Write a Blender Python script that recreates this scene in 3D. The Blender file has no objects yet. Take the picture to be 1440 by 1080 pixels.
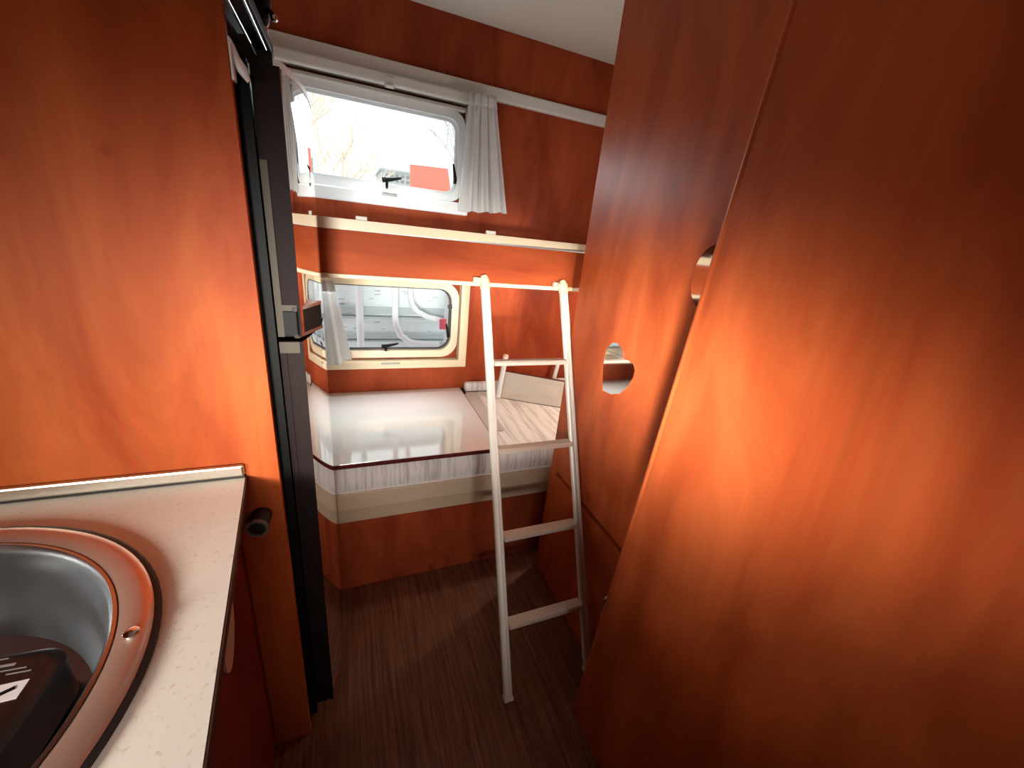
import bpy, bmesh, math, random
from mathutils import Vector, Matrix

random.seed(7)
scene = bpy.context.scene
COL = scene.collection

# ------------------------------------------------------------------ camera
cam_d = bpy.data.cameras.new('camera')
cam = bpy.data.objects.new('camera', cam_d)
COL.objects.link(cam)
cam_d.sensor_width = 36.0
cam_d.lens = 555.0 / 1440.0 * 36.0
cam_d.clip_start = 0.01
cam.matrix_world = Matrix(((0.9264428, 0.0394727, -0.3743603, 0.0),
                           (-0.3625920, 0.3607896, -0.8592775, 0.0),
                           (0.1011473, 0.9318115, 0.3485634, 1.42),
                           (0, 0, 0, 1)))
scene.camera = cam

# ------------------------------------------------------------------ light
vs = scene.view_settings
vs.view_transform = 'Standard'
vs.look = 'None'
vs.gamma = 1.0
vs.use_curve_mapping = False
vs.exposure = 0.0

world = bpy.data.worlds.new('overcast_sky')
scene.world = world
world.use_nodes = True
wn = world.node_tree
wn.nodes['Background'].inputs[0].default_value = (0.93, 0.98, 1.0, 1)
wn.nodes['Background'].inputs[1].default_value = 1.75


def area(name, loc, direction, sx, sy, power, col, spread=180):
    d = bpy.data.lights.new(name, 'AREA')
    d.shape = 'RECTANGLE'
    d.size, d.size_y = sx, sy
    d.energy = power
    d.spread = math.radians(spread)
    d.color = col
    o = bpy.data.objects.new(name, d)
    COL.objects.link(o)
    o.location = loc
    o.rotation_euler = Vector(direction).to_track_quat('-Z', 'Y').to_euler()
    return o


# aimed area lamps standing in for window daylight; narrow spreads shape the light
area('kitchen_window_daylight', (-0.985, -0.30, 1.20), (0.585, 0.85, -0.27), 0.50, 0.20, 4.3, (1.0, 0.94, 0.84), 70)
area('front_window_beam', (-0.32, -1.83, 1.15), (0.37, 2.70, -0.03), 0.50, 0.20, 2.5, (1.0, 0.95, 0.88), 20)
area('front_window_beam', (0.0, -1.83, 1.12), (0.65, 3.23, 0.08), 0.50, 0.20, 1.2, (1.0, 0.93, 0.84), 10)  # extra narrow beam added to brighten the bunks
area('front_window_beam', (0.0, -1.83, 1.30), (0.10, 3.33, -0.90), 0.50, 0.20, 0.95, (1.0, 0.93, 0.84), 30)
area('added_side_beam', (-0.98, -1.20, 1.15), (1.745, 2.15, -0.11), 0.50, 0.20, 1.45, (1.0, 0.95, 0.90), 14)  # two beams added from the side to light the right-hand panels
area('added_side_beam', (-0.98, -1.20, 1.20), (1.64, 1.96, 0.02), 0.50, 0.20, 1.5, (1.0, 0.95, 0.90), 14)
area('lower_bunk_window_daylight', (0.12, 1.90, 1.12), (0.0, -0.35, -1.0), 0.66, 0.12, 1.15, (0.90, 0.97, 1.0), 74)
area('upper_bunk_window_daylight', (0.10, 1.90, 1.74), (0, -0.8, -1.0), 0.66, 0.20, 3.2, (0.90, 0.97, 1.0), 150)


# ------------------------------------------------------------------ materials
def new_mat(name):
    m = bpy.data.materials.new(name)
    m.use_nodes = True
    return m, m.node_tree, m.node_tree.nodes['Principled BSDF']


def plain(name, col, rough=0.5, metal=0.0, noise=0.0, scale=20.0, spec=0.5, bump=0.0, bscale=200.0):
    m, nt, p = new_mat(name)
    p.inputs['Roughness'].default_value = rough
    p.inputs['Metallic'].default_value = metal
    p.inputs['Specular IOR Level'].default_value = spec
    p.inputs['Base Color'].default_value = (*col, 1)
    tc = nt.nodes.new('ShaderNodeTexCoord')
    if noise > 0:
        n = nt.nodes.new('ShaderNodeTexNoise')
        n.inputs['Scale'].default_value = scale
        n.inputs['Detail'].default_value = 4
        nt.links.new(tc.outputs['Object'], n.inputs['Vector'])
        mx = nt.nodes.new('ShaderNodeMix')
        mx.data_type = 'RGBA'
        mx.inputs['A'].default_value = (*[c * (1 - noise) for c in col], 1)
        mx.inputs['B'].default_value = (*[min(1, c * (1 + noise)) for c in col], 1)
        nt.links.new(n.outputs['Fac'], mx.inputs['Factor'])
        nt.links.new(mx.outputs['Result'], p.inputs['Base Color'])
    if bump > 0:
        n2 = nt.nodes.new('ShaderNodeTexNoise')
        n2.inputs['Scale'].default_value = bscale
        nt.links.new(tc.outputs['Object'], n2.inputs['Vector'])
        b = nt.nodes.new('ShaderNodeBump')
        b.inputs['Strength'].default_value = bump
        b.inputs['Distance'].default_value = 0.002
        nt.links.new(n2.outputs['Fac'], b.inputs['Height'])
        nt.links.new(b.outputs['Normal'], p.inputs['Normal'])
    return m


def wood(name, dark, light, rough=0.36, along='z', seed=0.0, spec=0.22, sc=1.0):
    """cherry veneer: cloudy figure stretched along the grain plus fine pores"""
    m, nt, p = new_mat(name)
    L = nt.links.new
    tc = nt.nodes.new('ShaderNodeTexCoord')
    mp = nt.nodes.new('ShaderNodeMapping')
    s = {'z': (5.0, 5.0, 1.6), 'y': (5.0, 1.6, 5.0), 'x': (1.6, 5.0, 5.0)}[along]
    mp.inputs['Scale'].default_value = [v * sc for v in s]
    mp.inputs['Location'].default_value = (seed, seed * 1.7, seed * 0.6)
    L(tc.outputs['Object'], mp.inputs['Vector'])
    n1 = nt.nodes.new('ShaderNodeTexNoise')
    n1.inputs['Scale'].default_value = 1.3
    n1.inputs['Detail'].default_value = 5
    n1.inputs['Roughness'].default_value = 0.6
    n1.inputs['Distortion'].default_value = 0.6
    L(mp.outputs['Vector'], n1.inputs['Vector'])
    mp2 = nt.nodes.new('ShaderNodeMapping')
    s2 = {'z': (110, 110, 5), 'y': (110, 5, 110), 'x': (5, 110, 110)}[along]
    mp2.inputs['Scale'].default_value = s2
    L(tc.outputs['Object'], mp2.inputs['Vector'])
    n2 = nt.nodes.new('ShaderNodeTexNoise')
    n2.inputs['Scale'].default_value = 1.0
    n2.inputs['Detail'].default_value = 3
    L(mp2.outputs['Vector'], n2.inputs['Vector'])
    ramp = nt.nodes.new('ShaderNodeValToRGB')
    ramp.color_ramp.elements[0].position = 0.34
    ramp.color_ramp.elements[0].color = (*dark, 1)
    ramp.color_ramp.elements[1].position = 0.66
    ramp.color_ramp.elements[1].color = (*light, 1)
    L(n1.outputs['Fac'], ramp.inputs['Fac'])
    mx = nt.nodes.new('ShaderNodeMix')
    mx.data_type = 'RGBA'
    mx.blend_type = 'MULTIPLY'
    mx.inputs['Factor'].default_value = 0.22
    L(ramp.outputs['Color'], mx.inputs['A'])
    L(n2.outputs['Color'], mx.inputs['B'])
    mp3 = nt.nodes.new('ShaderNodeMapping')
    mp3.inputs['Scale'].default_value = {'z': (4.2, 4.2, 2.6), 'y': (4.2, 2.6, 4.2), 'x': (2.6, 4.2, 4.2)}[along]
    mp3.inputs['Location'].default_value = (seed * 2.1, seed, seed * 1.3)
    L(tc.outputs['Object'], mp3.inputs['Vector'])
    nz = nt.nodes.new('ShaderNodeTexNoise')
    nz.inputs['Scale'].default_value = 9.0
    L(mp3.outputs['Vector'], nz.inputs['Vector'])
    ad = nt.nodes.new('ShaderNodeVectorMath')
    ad.operation = 'MULTIPLY_ADD'
    ad.inputs[1].default_value = (0.16, 0.16, 0.16)
    L(nz.outputs['Color'], ad.inputs[0])
    L(mp3.outputs['Vector'], ad.inputs[2])
    vo = nt.nodes.new('ShaderNodeTexVoronoi')
    vo.inputs['Scale'].default_value = 1.0
    L(ad.outputs['Vector'], vo.inputs['Vector'])
    kr = nt.nodes.new('ShaderNodeValToRGB')
    kr.color_ramp.elements[0].position = 0.035
    kr.color_ramp.elements[0].color = (0.42, 0.34, 0.30, 1)
    kr.color_ramp.elements[1].position = 0.085
    kr.color_ramp.elements[1].color = (1, 1, 1, 1)
    L(vo.outputs['Distance'], kr.inputs['Fac'])
    mk = nt.nodes.new('ShaderNodeMix')
    mk.data_type = 'RGBA'
    mk.blend_type = 'MULTIPLY'
    mk.inputs['Factor'].default_value = 0.8
    L(mx.outputs['Result'], mk.inputs['A'])
    L(kr.outputs['Color'], mk.inputs['B'])
    L(mk.outputs['Result'], p.inputs['Base Color'])
    p.inputs['Roughness'].default_value = rough
    p.inputs['Specular IOR Level'].default_value = spec
    return m


def floor_mat():
    m, nt, p = new_mat('striped_floor_vinyl')
    L = nt.links.new
    tc = nt.nodes.new('ShaderNodeTexCoord')
    mp = nt.nodes.new('ShaderNodeMapping')
    mp.inputs['Scale'].default_value = (60, 2.2, 1)
    L(tc.outputs['Object'], mp.inputs['Vector'])
    n = nt.nodes.new('ShaderNodeTexNoise')
    n.inputs['Scale'].default_value = 1.6
    n.inputs['Detail'].default_value = 6
    n.inputs['Roughness'].default_value = 0.7
    L(mp.outputs['Vector'], n.inputs['Vector'])
    r = nt.nodes.new('ShaderNodeValToRGB')
    r.color_ramp.elements[0].position = 0.35
    r.color_ramp.elements[0].color = (0.075, 0.022, 0.010, 1)
    r.color_ramp.elements[1].position = 0.75
    r.color_ramp.elements[1].color = (0.27, 0.115, 0.06, 1)
    L(n.outputs['Fac'], r.inputs['Fac'])
    L(r.outputs['Color'], p.inputs['Base Color'])
    p.inputs['Roughness'].default_value = 0.5
    p.inputs['Specular IOR Level'].default_value = 0.3
    return m


def glass_mat():
    m = bpy.data.materials.new('thin_acrylic_pane')
    m.use_nodes = True
    nt = m.node_tree
    nt.nodes.clear()
    out = nt.nodes.new('ShaderNodeOutputMaterial')
    mix = nt.nodes.new('ShaderNodeMixShader')
    tr = nt.nodes.new('ShaderNodeBsdfTransparent')
    tr.inputs[0].default_value = (0.97, 0.985, 0.985, 1)
    gl = nt.nodes.new('ShaderNodeBsdfGlossy')
    gl.inputs['Roughness'].default_value = 0.02
    fr = nt.nodes.new('ShaderNodeFresnel')
    fr.inputs['IOR'].default_value = 1.3
    nt.links.new(fr.outputs[0], mix.inputs[0])
    nt.links.new(tr.outputs[0], mix.inputs[1])
    nt.links.new(gl.outputs[0], mix.inputs[2])
    nt.links.new(mix.outputs[0], out.inputs[0])
    return m


def counter_mat():
    m, nt, p = new_mat('speckled_laminate')
    L = nt.links.new
    tc = nt.nodes.new('ShaderNodeTexCoord')
    v = nt.nodes.new('ShaderNodeTexNoise')
    v.inputs['Scale'].default_value = 130
    v.inputs['Detail'].default_value = 2
    L(tc.outputs['Object'], v.inputs['Vector'])
    r = nt.nodes.new('ShaderNodeValToRGB')
    r.color_ramp.elements[0].position = 0.28
    r.color_ramp.elements[0].color = (0.72, 0.65, 0.55, 1)
    r.color_ramp.elements[1].position = 0.40
    r.color_ramp.elements[1].color = (0.86, 0.82, 0.74, 1)
    L(v.outputs['Fac'], r.inputs['Fac'])
    L(r.outputs['Color'], p.inputs['Base Color'])
    p.inputs['Roughness'].default_value = 0.45
    return m


def fabric_mat():
    m, nt, p = new_mat('white_ticking_fabric')
    L = nt.links.new
    tc = nt.nodes.new('ShaderNodeTexCoord')
    mp = nt.nodes.new('ShaderNodeMapping')
    mp.inputs['Scale'].default_value = (85, 4, 6)
    L(tc.outputs['Object'], mp.inputs['Vector'])
    n = nt.nodes.new('ShaderNodeTexNoise')
    n.inputs['Scale'].default_value = 1.0
    n.inputs['Detail'].default_value = 3
    L(mp.outputs['Vector'], n.inputs['Vector'])
    r = nt.nodes.new('ShaderNodeValToRGB')
    r.color_ramp.elements[0].position = 0.36
    r.color_ramp.elements[0].color = (0.66, 0.63, 0.61, 1)
    r.color_ramp.elements[1].position = 0.52
    r.color_ramp.elements[1].color = (0.90, 0.90, 0.89, 1)
    L(n.outputs['Fac'], r.inputs['Fac'])
    L(r.outputs['Color'], p.inputs['Base Color'])
    p.inputs['Roughness'].default_value = 0.85
    b = nt.nodes.new('ShaderNodeBump')
    b.inputs['Strength'].default_value = 0.5
    b.inputs['Distance'].default_value = 0.004
    L(n.outputs['Fac'], b.inputs['Height'])
    L(b.outputs['Normal'], p.inputs['Normal'])
    return m


CH_D, CH_L = (0.37, 0.058, 0.014), (0.60, 0.125, 0.034)
M = {
    'cherry': wood('cherry_veneer', CH_D, CH_L),
    'cherry_b': wood('cherry_veneer_door', CH_D, CH_L, seed=3.3),
    'cherry_c': wood('cherry_veneer_cabinet', CH_D, CH_L, seed=8.1, rough=0.38),
    'cherry_k': wood('cherry_veneer_partition', CH_D, (0.58, 0.130, 0.032), seed=5.2, rough=0.5, spec=0.12),
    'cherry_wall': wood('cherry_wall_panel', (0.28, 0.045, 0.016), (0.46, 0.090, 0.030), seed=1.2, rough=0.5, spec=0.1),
    'cherry_x': wood('cherry_bunk_rail', (0.30, 0.048, 0.014), (0.50, 0.10, 0.028), along='x', seed=2.2, rough=0.55, spec=0.1),
    'cherry_dark': wood('dark_cherry_front', (0.13, 0.014, 0.008), (0.20, 0.024, 0.012), seed=4.4, rough=0.4),
    'floor': floor_mat(),
    'ceiling': plain('cream_ceiling', (0.74, 0.71, 0.62), 0.7, noise=0.04, scale=6),
    'cream': plain('cream_plastic', (0.80, 0.68, 0.47), 0.4, noise=0.04, scale=10),
    'white': plain('white_plastic', (0.84, 0.86, 0.86), 0.4, noise=0.03, scale=10),
    'greywhite': plain('grey_white_plastic', (0.74, 0.73, 0.68), 0.45, noise=0.04, scale=12),
    'beige': plain('beige_bed_board', (0.62, 0.50, 0.36), 0.45, noise=0.05, scale=8),
    'beige_d': plain('beige_bed_strip', (0.54, 0.43, 0.30), 0.45, noise=0.05, scale=8),
    'black': plain('black_plastic', (0.005, 0.005, 0.005), 0.5, noise=0.2, scale=30, spec=0.15),
    'darkbrown': plain('dark_brown_plastic', (0.016, 0.009, 0.009), 0.6, noise=0.15, scale=15, spec=0.12),
    'greyframe': plain('grey_door_frame', (0.085, 0.070, 0.052), 0.5, noise=0.06, scale=15, spec=0.15),
    'tubering': plain('grey_tube_collar', (0.16, 0.14, 0.13), 0.5, noise=0.1, scale=30),
    'gasket': plain('black_rubber', (0.015, 0.012, 0.012), 0.6, noise=0.1, scale=30),
    'mirror': plain('mirror_door_skin', (0.86, 0.82, 0.80), 0.03, metal=1.0, noise=0.01, scale=3),
    'chrome': plain('polished_chrome', (0.88, 0.85, 0.82), 0.06, metal=1.0, noise=0.01, scale=3),
    'steel': plain('brushed_steel', (0.52, 0.54, 0.56), 0.24, metal=1.0, noise=0.05, scale=40),
    'steelstrip': plain('brushed_edge_strip', (0.66, 0.63, 0.55), 0.33, metal=1.0, noise=0.05, scale=40),
    'rim_reflection': plain('wood_reflection_rim', (0.62, 0.42, 0.34), 0.35, metal=0.7, noise=0.06, scale=30),  # steel rim; the wood's reflection is put into its rose colour
    'alu': plain('anodised_aluminium', (0.84, 0.80, 0.73), 0.42, metal=0.2, noise=0.01, scale=4),
    'alu_d': plain('aluminium_groove', (0.40, 0.37, 0.32), 0.45, metal=0.6, noise=0.05, scale=30),
    'tread': plain('ribbed_tread', (0.70, 0.60, 0.50), 0.4, metal=0.25, noise=0.06, scale=60),
    'counter': counter_mat(),
    'edge': plain('dark_counter_edge', (0.05, 0.022, 0.012), 0.5, noise=0.1, scale=20),
    'tabletop': plain('white_laminate_top', (0.74, 0.75, 0.72), 0.06, noise=0.02, scale=6, spec=1.0),
    'mahogany': plain('mahogany_edge_band', (0.10, 0.012, 0.010), 0.4, noise=0.15, scale=20),
    'greyboard': plain('grey_board', (0.55, 0.51, 0.46), 0.5, noise=0.04, scale=10),
    'fabric': fabric_mat(),
    'piping': plain('white_piping', (0.85, 0.83, 0.80), 0.8, noise=0.03, scale=50),
    'curtain': plain('white_curtain', (0.93, 0.93, 0.91), 0.85, noise=0.06, scale=60, bump=0.3, bscale=300),
    'hem': plain('curtain_hem_tape', (0.55, 0.52, 0.46), 0.85, noise=0.06, scale=60),
    'glass': glass_mat(),
    'bulb': plain('frosted_bulb', (0.9, 0.88, 0.82), 0.4, noise=0.02, scale=20),
    'seal': plain('window_rubber_seal', (0.04, 0.045, 0.05), 0.5, noise=0.1, scale=30),
    'shell': plain('white_outer_shell', (0.75, 0.76, 0.76), 0.5, noise=0.03, scale=4),
    'outwall': plain('pale_cladding', (0.80, 0.90, 0.91), 0.6, noise=0.08, scale=26),
    'outgrey': plain('galvanised_rail', (0.48, 0.55, 0.56), 0.6, noise=0.15, scale=10),
    'outtube': plain('white_tube', (0.80, 0.86, 0.87), 0.5, noise=0.05, scale=10),
    'outred': plain('red_painted_board', (0.92, 0.24, 0.17), 0.6, noise=0.08, scale=6),
    'redlamp': plain('red_reflector', (0.75, 0.15, 0.18), 0.4, noise=0.1, scale=30),
    'bark': plain('pale_winter_bark', (0.90, 0.76, 0.62), 0.8, noise=0.2, scale=5),
    'bark_b': plain('grey_winter_bark', (0.66, 0.64, 0.66), 0.8, noise=0.2, scale=5),
    'ground': plain('pale_gravel', (0.62, 0.58, 0.52), 0.9, noise=0.25, scale=3),
    'bld': plain('pale_render', (0.60, 0.60, 0.58), 0.8, noise=0.08, scale=1),
    'bldwin': plain('dark_panes', (0.30, 0.31, 0.32), 0.3, noise=0.2, scale=2),
    'label': plain('white_sticker', (0.80, 0.74, 0.74), 0.5, noise=0.02, scale=10),
    'print': plain('grey_print', (0.28, 0.26, 0.26), 0.5, noise=0.1, scale=50),
    'caseskin': plain('black_case_skin', (0.014, 0.010, 0.010), 0.28, noise=0.15, scale=20),
}


def make_translucent(m, amount, col):
    nt = m.node_tree
    p = nt.nodes['Principled BSDF']
    out = [n for n in nt.nodes if n.type == 'OUTPUT_MATERIAL'][0]
    t = nt.nodes.new('ShaderNodeBsdfTranslucent')
    t.inputs[0].default_value = (*col, 1)
    mix = nt.nodes.new('ShaderNodeMixShader')
    mix.inputs[0].default_value = amount
    nt.links.new(p.outputs[0], mix.inputs[1])
    nt.links.new(t.outputs[0], mix.inputs[2])
    nt.links.new(mix.outputs[0], out.inputs[0])


make_translucent(M['curtain'], 0.40, (0.88, 0.90, 0.90))


M['tabletop'].node_tree.nodes['Principled BSDF'].inputs['IOR'].default_value = 2.1


# ------------------------------------------------------------------ helpers
class MB:
    def __init__(self):
        self.bm = bmesh.new()

    def box(self, x0, x1, y0, y1, z0, z1, bev=0.0, seg=2):
        r = bmesh.ops.create_cube(self.bm, size=1.0)
        for v in r['verts']:
            v.co = Vector((x0 + (v.co.x + .5) * (x1 - x0), y0 + (v.co.y + .5) * (y1 - y0), z0 + (v.co.z + .5) * (z1 - z0)))
        if bev > 0:
            es = list({e for v in r['verts'] for e in v.link_edges})
            bmesh.ops.bevel(self.bm, geom=es, offset=bev, segments=seg, affect='EDGES', profile=0.5)
        return self

    def prism(self, pts, d, closed=True):
        """pts: 3-D outline, d: extrusion vector"""
        d = Vector(d)
        a = [self.bm.verts.new(Vector(p)) for p in pts]
        b = [self.bm.verts.new(Vector(p) + d) for p in pts]
        n = len(pts)
        for i in range(n):
            self.bm.faces.new((a[i], a[(i + 1) % n], b[(i + 1) % n], b[i]))
        self.bm.faces.new(a[::-1])
        self.bm.faces.new(b)
        return self

    def ring(self, outer, inner, d):
        """flat ring between two outlines of equal length, extruded by d"""
        d = Vector(d)
        n = len(outer)
        V = self.bm.verts.new
        o0 = [V(Vector(p)) for p in outer]
        i0 = [V(Vector(p)) for p in inner]
        o1 = [V(Vector(p) + d) for p in outer]
        i1 = [V(Vector(p) + d) for p in inner]
        F = self.bm.faces.new
        for k in range(n):
            j = (k + 1) % n
            F((o0[k], o0[j], i0[j], i0[k]))
            F((o1[j], o1[k], i1[k], i1[j]))
            F((o0[j], o0[k], o1[k], o1[j]))
            F((i0[k], i0[j], i1[j], i1[k]))
        return self

    def tube(self, pts, r, n=10, caps=True):
        pts = [Vector(p) for p in pts]
        rs = r if isinstance(r, (list, tuple)) else [r] * len(pts)
        t0 = (pts[1] - pts[0]).normalized()
        up = Vector((0, 0, 1)) if abs(t0.z) < 0.9 else Vector((1, 0, 0))
        u = t0.cross(up).normalized()
        rings = []
        for i, p in enumerate(pts):
            if i == 0:
                t = pts[1] - pts[0]
            elif i == len(pts) - 1:
                t = pts[-1] - pts[-2]
            else:
                t = (pts[i + 1] - pts[i]).normalized() + (pts[i] - pts[i - 1]).normalized()
            t.normalize()
            u = (u - t * u.dot(t)).normalized()
            w = t.cross(u)
            rings.append([self.bm.verts.new(p + rs[i] * (math.cos(2 * math.pi * k / n) * u + math.sin(2 * math.pi * k / n) * w)) for k in range(n)])
        for a, b in zip(rings, rings[1:]):
            for k in range(n):
                self.bm.faces.new((a[k], a[(k + 1) % n], b[(k + 1) % n], b[k]))
        if caps:
            self.bm.faces.new(rings[0][::-1])
            self.bm.faces.new(rings[-1])
        return self

    def lathe(self, prof, c, n=64, axis='z', closed=False, caps=True):
        """prof: list of (r, h)"""
        rings = []
        for r, h in prof:
            row = []
            for k in range(n):
                a = 2 * math.pi * k / n
                p = {'z': (r * math.cos(a), r * math.sin(a), h), 'y': (r * math.cos(a), h, r * math.sin(a)),
                     'x': (h, r * math.cos(a), r * math.sin(a))}[axis]
                row.append(self.bm.verts.new(Vector(c) + Vector(p)))
            rings.append(row)
        pairs = list(zip(rings, rings[1:]))
        if closed:
            pairs.append((rings[-1], rings[0]))
        for a, b in pairs:
            for k in range(n):
                self.bm.faces.new((a[k], a[(k + 1) % n], b[(k + 1) % n], b[k]))
        if not closed and caps:
            if prof[0][0] > 1e-6:
                self.bm.faces.new(rings[0][::-1])
            if prof[-1][0] > 1e-6:
                self.bm.faces.new(rings[-1])
        return self

    def grid(self, f, nu, nv):
        vs_ = [[self.bm.verts.new(Vector(f(i / nu, j / nv))) for j in range(nv + 1)] for i in range(nu + 1)]
        for i in range(nu):
            for j in range(nv):
                self.bm.faces.new((vs_[i][j], vs_[i + 1][j], vs_[i + 1][j + 1], vs_[i][j + 1]))
        return self

    def build(self, name, mat, parent=None, smooth=False, weld=False, loc=None):
        if weld:
            bmesh.ops.remove_doubles(self.bm, verts=self.bm.verts, dist=1e-5)
        bmesh.ops.recalc_face_normals(self.bm, faces=self.bm.faces)
        me = bpy.data.meshes.new(name)
        self.bm.to_mesh(me)
        self.bm.free()
        if smooth:
            for p in me.polygons:
                p.use_smooth = True
            try:
                me.set_sharp_from_angle(angle=math.radians(38))
            except Exception:
                pass
        me.materials.append(M[mat])
        o = bpy.data.objects.new(name, me)
        COL.objects.link(o)
        if parent is not None:
            o.parent = parent
            o.matrix_parent_inverse = Matrix.Translation(parent.location).inverted()
        return o


def thing(name, label, cat, loc=(0, 0, 0), group=None):
    o = bpy.data.objects.new(name, None)
    COL.objects.link(o)
    o.empty_display_size = 0.05
    o.location = loc
    o['label'] = label
    o['category'] = cat
    if group:
        o['group'] = group
    return o


def tag(o, label, cat, group=None):
    o['label'] = label
    o['category'] = cat
    if group:
        o['group'] = group
    return o


def struct(o, label=None):
    o['kind'] = 'structure'
    if label:
        o['label'] = label
    return o


def struct_empty(name, loc, label):
    o = bpy.data.objects.new(name, None)
    COL.objects.link(o)
    o.location = loc
    return struct(o, label)


def rrect(x0, x1, z0, z1, r, y, n=6, plane='xz'):
    pts = []
    for cx, cz, a0 in ((x1 - r, z1 - r, 0), (x0 + r, z1 - r, 90), (x0 + r, z0 + r, 180), (x1 - r, z0 + r, 270)):
        for k in range(n + 1):
            a = math.radians(a0 + 90 * k / n)
            q = (cx + r * math.cos(a), cz + r * math.sin(a))
            pts.append((q[0], y, q[1]) if plane == 'xz' else ((y, q[0], q[1]) if plane == 'yz' else (q[0], q[1], y)))
    return pts


def wall_holes(axis, pos, thick, a0, a1, z0, z1, holes):
    """wall slab with rectangular openings; axis 'y' -> runs along x at y=pos"""
    mb = MB()
    As = sorted({a0, a1, *[h[0] for h in holes], *[h[1] for h in holes]})
    Zs = sorted({z0, z1, *[h[2] for h in holes], *[h[3] for h in holes]})
    for i in range(len(As) - 1):
        for j in range(len(Zs) - 1):
            ca, cz = (As[i] + As[i + 1]) / 2, (Zs[j] + Zs[j + 1]) / 2
            if any(h[0] < ca < h[1] and h[2] < cz < h[3] for h in holes):
                continue
            if axis == 'y':
                mb.box(As[i], As[i + 1], pos, pos + thick, Zs[j], Zs[j + 1])
            else:
                mb.box(pos, pos + thick, As[i], As[i + 1], Zs[j], Zs[j + 1])
    return mb


# ------------------------------------------------------------------ shell
XL, XR, YB, YF, ZC = -1.0, 1.36, -1.85, 2.0, 2.235
struct(MB().box(XL - .04, XR + .04, YB - .04, YF + .04, -0.05, 0.0).build('floor', 'floor'), 'dark brown wood floor with fine stripes along the aisle')
struct(MB().box(XL - .04, XR + .04, YB - .04, YF + .04, ZC, ZC + .04).build('ceiling', 'ceiling'), 'plain cream ceiling')
UG = (-0.36, 0.478, 1.572, 1.872)   # upper glass
LG = (-0.30, 0.484, 0.826, 1.142)   # lower glass
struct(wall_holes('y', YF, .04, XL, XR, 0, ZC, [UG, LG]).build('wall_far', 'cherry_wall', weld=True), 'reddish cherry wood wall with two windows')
KW = (-0.70, 0.10, 1.00, 1.30)
KW2 = (-1.50, -0.98, 1.05, 1.35)
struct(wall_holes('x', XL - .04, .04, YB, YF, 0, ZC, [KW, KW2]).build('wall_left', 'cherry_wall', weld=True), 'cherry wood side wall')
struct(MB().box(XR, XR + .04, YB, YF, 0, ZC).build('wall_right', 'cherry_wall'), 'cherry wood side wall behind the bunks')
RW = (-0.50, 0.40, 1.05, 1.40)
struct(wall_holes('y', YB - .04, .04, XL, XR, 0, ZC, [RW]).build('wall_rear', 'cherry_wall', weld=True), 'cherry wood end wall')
# trim strip running across the far wall above the upper window
struct(MB().box(XL, XR, 1.975, 2.0, 1.972, 2.022, .006).build('trim_1', 'greywhite'), 'cream strip across the far wall above the upper window')


def latch(parent, x, z, y=1.988, vertical=False):
    """black pivoting window catch: base, post and lever"""
    mb = MB()
    if vertical:
        mb.box(x + .004, x + .020, y - .008, y + .006, z - .022, z + .006, .003)
        mb.tube([(x + .012, y - .010, z - .010), (x + .006, y - .020, z + .005)], .006, 8)
        mb.tube([(x + .006, y - .020, z + .000), (x - .006, y - .024, z + .055)], [.008, .004], 8)
    else:
        mb.box(x - .018, x + .018, y - .008, y + .006, z - .006, z + .006, .003)
        mb.tube([(x, y - .006, z), (x, y - .016, z + .030)], .006, 8)
        mb.tube([(x - .020, y - .018, z + .030), (x + .010, y - .020, z + .034), (x + .060, y - .022, z + .046)], [.010, .008, .004], 8)
    return mb.build('window_catch', 'black', parent, smooth=True)


# ---- upper window
w1 = struct_empty('window_1', (0.06, 2.0, 1.47), 'upper bunk window with pale frame and roller blind cassette')
x0, x1, z0, z1 = UG
MB().ring(rrect(x0 - .030, x1 + .030, z0 - .030, z1 + .030, .06, 1.978), rrect(x0, x1, z0, z1, .045, 1.978), (0, .030, 0)).build('window_ring', 'white', w1, smooth=True)
MB().ring(rrect(x0 - .002, x1 + .002, z0 - .002, z1 + .002, .047, 2.001), rrect(x0 + .010, x1 - .010, z0 + .010, z1 - .010, .04, 2.001), (0, .010, 0)).build('rubber_seal', 'outtube', w1, smooth=True)  # pale seal: the sky's glare over it is put into its colour
MB().prism(rrect(x0 - .002, x1 + .002, z0 - .002, z1 + .002, .045, 2.022), (0, .004, 0)).build('window_pane', 'glass', w1)
# blind cassette, its lower lip and the two guide rails
cas = MB().box(-0.42, 0.512, 1.945, 2.0, 1.928, 1.970, .008).build('blind_cassette', 'greywhite', w1)
MB().box(-0.41, 0.500, 1.955, 1.990, 1.900, 1.914, .004).build('blind_pull_bar', 'hem', w1)
MB().box(0.508, 0.532, 1.955, 2.0, 1.500, 1.928, .005).build('guide_rail', 'white', w1)
MB().box(-0.42, -0.396, 1.955, 2.0, 1.500, 1.928, .005).build('guide_rail', 'white', w1)
MB().box(-0.42, 0.532, 1.955, 2.0, 1.488, 1.540, .006).build('window_sill', 'white', w1)
mb = MB().box(0.164, 0.200, 1.938, 1.948, 1.918, 1.956, .003)
mb.box(0.170, 0.196, 1.932, 1.940, 1.922, 1.930, .002).build('blind_clip', 'greywhite', w1)
MB().box(0.150, 0.212, 1.948, 1.956, 1.528, 1.540, .002).build('blind_clip', 'steel', w1)
latch(w1, 0.172, 1.560)
latch(w1, 0.462, 1.640, vertical=True)
latch(w1, -0.350, 1.640, vertical=True)

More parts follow.
